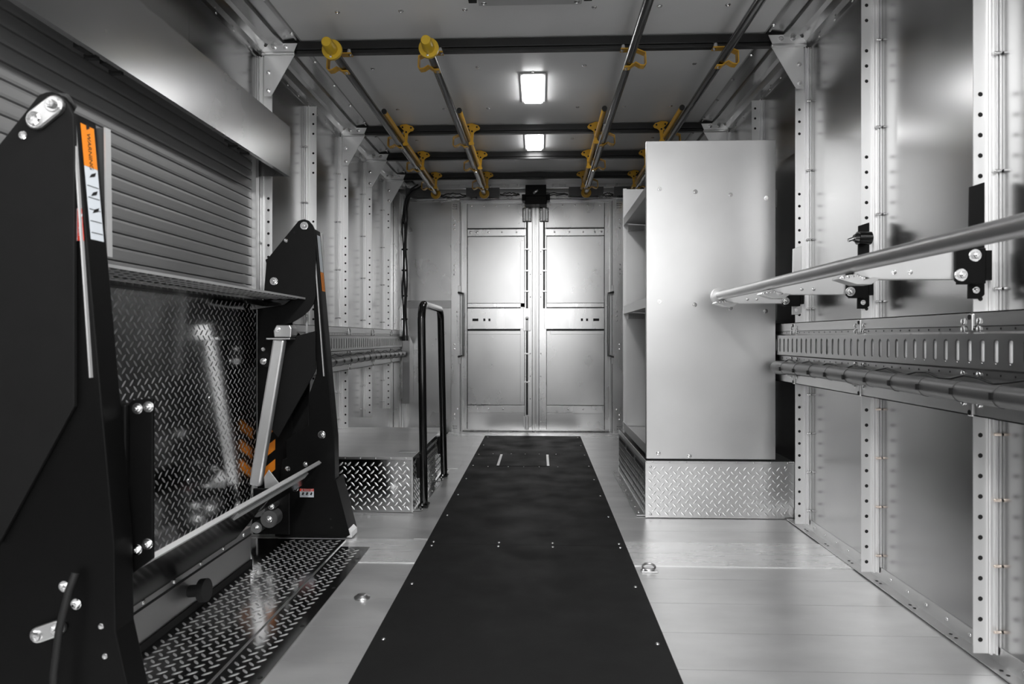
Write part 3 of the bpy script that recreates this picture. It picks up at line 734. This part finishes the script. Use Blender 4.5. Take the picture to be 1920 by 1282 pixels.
# gear housing and flange
g = box('gear_housing', 'black_powder', LIFT, -1.01, -.905, yn+.025, yn+.10, .10, .555, bevel=.004)
g2 = box('housing_box', 'black_powder', LIFT, -.975, -.868, yn+.075, yn+.115, .52, .70, bevel=.004)
f = MB().prism([(-.905, .545), (-.868, .555), (-.868, .70), (-.862, .708), (-.817, .712), (-.817, .372), (-.868, .335), (-.905, .30)], 'y', yn+.086, yn+.095).build('mounting_flange', 'black_powder', LIFT, .002)
for q in ((-.850, .690), (-.826, .694), (-.851, .392), (-.828, .404)): hw('hex_bolt', f, (q[0], yn+.086, q[1]), (0, -1, 0), .0115, 'bolt')
hw('hex_bolt', g2, (-.890, yn+.075, .560), (0, -1, 0), .0115, 'bolt')
hw('hex_bolt', g, (-.920, yn+.025, .375), (0, -1, 0), .0115, 'bolt')
for q in ((-.955, .340), (-.930, .305)): hw('hex_bolt', g, (q[0], yn+.010, q[1]), (0, -1, 0), .011, 'bolt')
capsule(T1, (-1.005, .244), (-.965, .258), .016, yn+.012)
MB().tube([(-.925, yn-.0, .37), (-.930, yn-.012, .34), (-.942, yn-.022, .27), (-.952, yn-.024, .18), (-.958, yn-.02, .08), (-.96, yn-.01, .01)], .0075, 10).build('hydraulic_hose', 'rubber', LIFT)
for q in ((-.88, .26), (-.872, .20)): hw('screw', T1, (q[0], yn+.012, q[1]), (0, -1, 0), .006)
# far tower details
yf = 2.800
for q, r in (((-.975, 1.305), .017), ((-1.103, 1.075), .017), ((-1.148, .742), .014)): hw('hex_bolt', A2, (q[0], yf, q[1]), (0, -1, 0), r, 'bolt')
for q in ((-1.052, 1.244), (-1.148, .792)): hw('screw', A2, (q[0], yf, q[1]), (0, -1, 0), .009)
discs([(-1.017, yf-.0007, 1.278)], (0, -1, 0), .006).build('hole', 'hole', A2)
hw('hex_bolt', T2, (-.905, yf+.012, .436), (0, -1, 0), .016, 'bolt'); hw('hex_bolt', T2, (-.975, yf+.012, .312), (0, -1, 0), .010, 'bolt')
hw('hex_bolt', T2, (-1.018, yf+.012, .212), (0, -1, 0), .014, 'bolt'); hw('screw', T2, (-1.05, yf+.012, .293), (0, -1, 0), .012)
holes(T2, [(-.865, yf+.0113, .05), (-.868, yf+.0113, .085)], (0, -1, 0), .005)
ox = sticker(T2, 1.035, 1.115, yf+.024, yf+.064, 'orange', 'warning_label')
sticker(T2, 1.116, 1.27, yf+.024, yf+.064, 'sticker_white', 'instruction_label')
text(ox, 'WARNING', .014, (on_face(1.075)+.0016, yf+.044, 1.075), dn, (0, 1, 0), 'print_black')
MB().prism([(-.937, 1.215), (-.933, 1.215), (-.893, .68), (-.897, .68)], 'y', yf+.004, yf+.0115).build('edge_bar', 'white_edge', T2)
MB().prism([(-.934, 1.285), (-.926, 1.285), (-.921, 1.09), (-.928, 1.09)], 'y', yf+.08, yf+.10).build('edge_bar', 'white_edge', T2)
dl = MB().prism([(-.998, .175), (-.939, .175), (-.939, .2105), (-.998, .2105)], 'y', yf+.0105, yf+.012).build('danger_label', 'sticker_white', T2)
MB().prism([(-.998, .200), (-.939, .200), (-.939, .2105), (-.998, .2105)], 'y', yf+.0098, yf+.0104).build('label_header', 'sticker_red', dl)
text(dl, '▲ DANGER', .0095, (-.967, yf+.0092, .2052), (1, 0, 0), (0, 0, 1), 'sticker_white')
for i, xx in enumerate((-.985, -.968, -.95)):
    MB().prism([(xx-.005, .186), (xx+.002, .183), (xx+.006, .194), (xx, .197)], 'y', yf+.0096, yf+.0102).build('pictogram', 'print_black', dl)
# tower toe and side flange
MB().prism([(-.800, .0085), (-.778, .0085), (-.778, .030), (-.800, .052)], 'y', yf+.010, yf+.09).build('tower_toe', 'post', T2, .001)
MB().prism([(-.852, .25), (-.846, .25), (-.786, .02), (-.800, .012)], 'y', yf+.009, yf+.12).build('side_flange', 'black_powder', T2)
# black back plate of the far side and orange chevrons
bp = box('back_plate', 'black_powder', LIFT, -1.205, -1.055, yf+.078, yf+.086, .0085, .99)
for zc in (.44, .355, .27):
    MB().prism([(-1.180, zc-.035), (-1.180, zc+.010), (-1.128, zc+.052), (-1.128, zc+.007)], 'y', yf+.0765, yf+.0779).build('chevron', 'orange', bp)
# gas strut, clevis, foot
p0, p1 = Vector((-1.060, yf-.045, .835)), Vector((-1.168, yf-.045, .190))
d = (p1-p0).normalized(); n = Vector((d.z, 0, -d.x))
st = MB()
def bar3(b, p, q, w, dpt):
    e = Vector((0, dpt, 0)); nn = n*w
    vs = [p-nn-e, p+nn-e, p+nn+e, p-nn+e, q-nn-e, q+nn-e, q+nn+e, q-nn+e]
    b.add(vs, [(3,2,1,0),(4,5,6,7),(0,1,5,4),(1,2,6,5),(2,3,7,6),(3,0,4,7)])
bar3(st, p0, p0+(p1-p0)*.93, .024, .018); so = st.build('strut', 'post', LIFT, .008)
st = MB(); bar3(st, p0+(p1-p0)*.93, p1+d*.14, .012, .010); st.build('strut_rod', 'chrome', so)
cl = MB().prism([(-1.078, .868), (-1.066, .892), (-1.012, .892), (-1.004, .878), (-1.006, .842), (-1.075, .842)], 'y', yf-.07, yf-.004).build('clevis', 'zinc', LIFT, .003)
box('clevis_foot', 'zinc', cl, -1.108, -1.01, yf-.072, yf-.004, .832, .840, bevel=.002)
hw('hex_bolt', cl, (-1.060, yf-.07, .873), (0, -1, 0), .011, 'bolt')
MB().prism([(-1.125, .27), (-1.105, .30), (-1.055, .235), (-1.06, .19), (-1.12, .19)], 'y', yf-.05, yf-.045).build('strut_gusset', 'post', LIFT, .001)
box('bright_slat', 'white_edge', T2, -.998, -.990, yf+.085, yf+.09, .79, .93)
MB().prism([(-1.10, .40), (-.99, .40), (-.975, .80), (-1.03, .86), (-1.07, .80)], 'y', yf+.080, yf+.09).build('inner_plate', 'black_gloss', T2)
# folded platform
pl = box('platform', 'tread', LIFT, -1.214, -1.204, 1.44, 2.865, .06, .992, bevel=.001)
treads('tread_bars', pl, (-1.204, 1.44, .06), (0, 1, 0), (0, 0, 1), (1, 0, 0), 1.425, .925)
for q in ((1.9, .30), (2.45, .62), (2.62, .75), (2.3, .35)): hw('rivet', pl, (-1.204, q[0], q[1]), (1, 0, 0), .009)
fp = box('top_flap', 'tread', LIFT, -1.200, -.972, 1.36, 2.795, 1.000, 1.005)
treads('tread_bars', fp, (-1.200, 1.36, 1.000), (1, 0, 0), (0, 1, 0), (0, 0, -1), .228, 1.43, L=.013)
box('flap_edge', 'white_edge', fp, -.972, -.969, 1.36, 2.795, .999, 1.0065)
box('flap_lip', 'tread', fp, -1.200, -1.118, 1.40, 2.72, .990, .9985)
MB().cyl((-1.13, 2.62, .985), (-1.13, 2.84, .978), .012, 10).build('flap_hinge', 'black_powder', fp)
MB().prism([(-1.19, .995), (-1.02, .998), (-1.05, .975), (-1.19, .955)], 'y', yf-.03, yf-.006).build('flap_arm', 'black_gloss', fp)
# inner roll-stop plate leaning inboard, its sill and hinge
rs = MB().prism([(-1.055, .150), (-1.046, .146), (-.896, .326), (-.904, .333)], 'y', 1.44, 2.32).prism([(-.975, .243), (-.966, .238), (-.896, .326), (-.904, .333)], 'y', 2.3205, 2.76).build('roll_stop', 'black_gloss', LIFT, .001)
MB().prism([(-.906, .331), (-.896, .322), (-.890, .329), (-.900, .338)], 'y', 1.44, 2.76).build('roll_stop_edge', 'white_edge', rs)
MB().prism([(-.925, .296), (-.918, .290), (-.902, .309), (-.909, .315)], 'y', 2.02, 2.64).build('roll_stop_tread', 'white_edge', rs)
si = box('sill', 'angle', LIFT, -1.075, -1.055, 1.42, 2.46, .0085, .150, bevel=.002)
MB().box(-1.055, -1.053, 1.42, 2.46, .118, .124).box(-1.055, -1.049, 1.42, 2.46, .0085, .03).build('sill_hinge_line', 'hole', si)
y = 1.47
while y < 2.44: hw('rivet', si, (-1.055, y, .135), (1, 0, 0), .008); y += .155
kn = MB().cyl((-1.055, 2.02, .075), (-1.02, 2.02, .078), .018, 16).cyl((-1.02, 2.02, .078), (-1.0, 2.02, .08), .034, 20).build('stop_knob', 'rubber', LIFT, .003)
# rollers at the far end of the sill
for q, r in (((-1.112, .168), .034), ((-1.053, .176), .013), ((-1.062, .126), .034), ((-1.112, .092), .022)):
    ro = MB().cyl((q[0], 2.645, q[1]), (q[0], 2.70, q[1]), r, 24).build('roller', 'grey_cover' if r > .03 else 'zinc', LIFT, .003)
    hw('hex_bolt', ro, (q[0], 2.645, q[1]), (0, -1, 0), max(.010, r*.38), 'bolt')
box('roller_plate', 'black_powder', LIFT, -1.15, -1.00, 2.70, 2.708, .05, .235, bevel=.003)
# base plates on the floor
b1 = box('base_plate', 'tread', LIFT, -1.20, -.797, .9, 2.79, .001, .008, bevel=.001)
treads('tread_bars', b1, (-1.05, .9, .008), (1, 0, 0), (0, 1, 0), (0, 0, 1), .25, 1.88)
b2 = box('ramp_plate', 'tread', LIFT, -.792, -.672, .9, 2.70, .001, .006, bevel=.001)
treads('tread_bars', b2, (-.792, .9, .006), (1, 0, 0), (0, 1, 0), (0, 0, 1), .10, 1.79)
for y in (1.65, 1.95, 2.25, 2.55): discs([(-.685, y, .0066)], (0, 0, 1), .007).build('hole', 'hole', b2)

# ------------------------------------------------------------------ rear fittings
t = thing('door_latch_box', (-.025, 6.0, 1.99), 'black latch box above the seam of the rear doors', 'latch box')
p = box('plate', 'black_powder', t, -.118, .060, 5.845, 5.86, 2.055, 2.150, bevel=.003)
box('hood', 'black_powder', t, -.122, .066, 5.86, 6.0, 1.985, 2.060, bevel=.006)
box('side_lug', 'black_powder', t, -.150, -.120, 5.92, 6.0, 2.03, 2.085, bevel=.003); box('side_lug', 'black_powder', t, .064, .094, 5.92, 6.0, 2.03, 2.085, bevel=.003)
MB().tube([(-.045, 5.835, 2.075), (-.03, 5.82, 2.085), (-.012, 5.83, 2.095)], .012, 10).build('striker', 'chrome', p)
t = thing('cable_harness', (-1.17, 5.84, .70), 'black cable harness running down the rear left corner', 'cable')
for j, (dx, dy, r) in enumerate(((0, 0, .010), (.018, -.006, .008), (-.014, .004, .007))):
    pts = [(-1.02+dx, 5.80, 2.125+.012*j), (-1.08+dx, 5.82, 2.10+.01*j), (-1.135+dx, 5.84+dy, 2.04), (-1.155+dx, 5.845+dy, 1.95)]
    for i in range(12): pts.append((-1.160+dx+.006*math.sin(i*1.1+j*2), 5.845+dy, 1.86-.095*i))
    MB().tube(pts, r, 8).build('cable', 'cable', t)
for z in (1.83, 1.60, 1.42, 1.20, 1.0): MB().cyl((-1.158, 5.842, z-.006), (-1.158, 5.842, z+.006), .026, 12).build('cable_tie', 'cable', t)
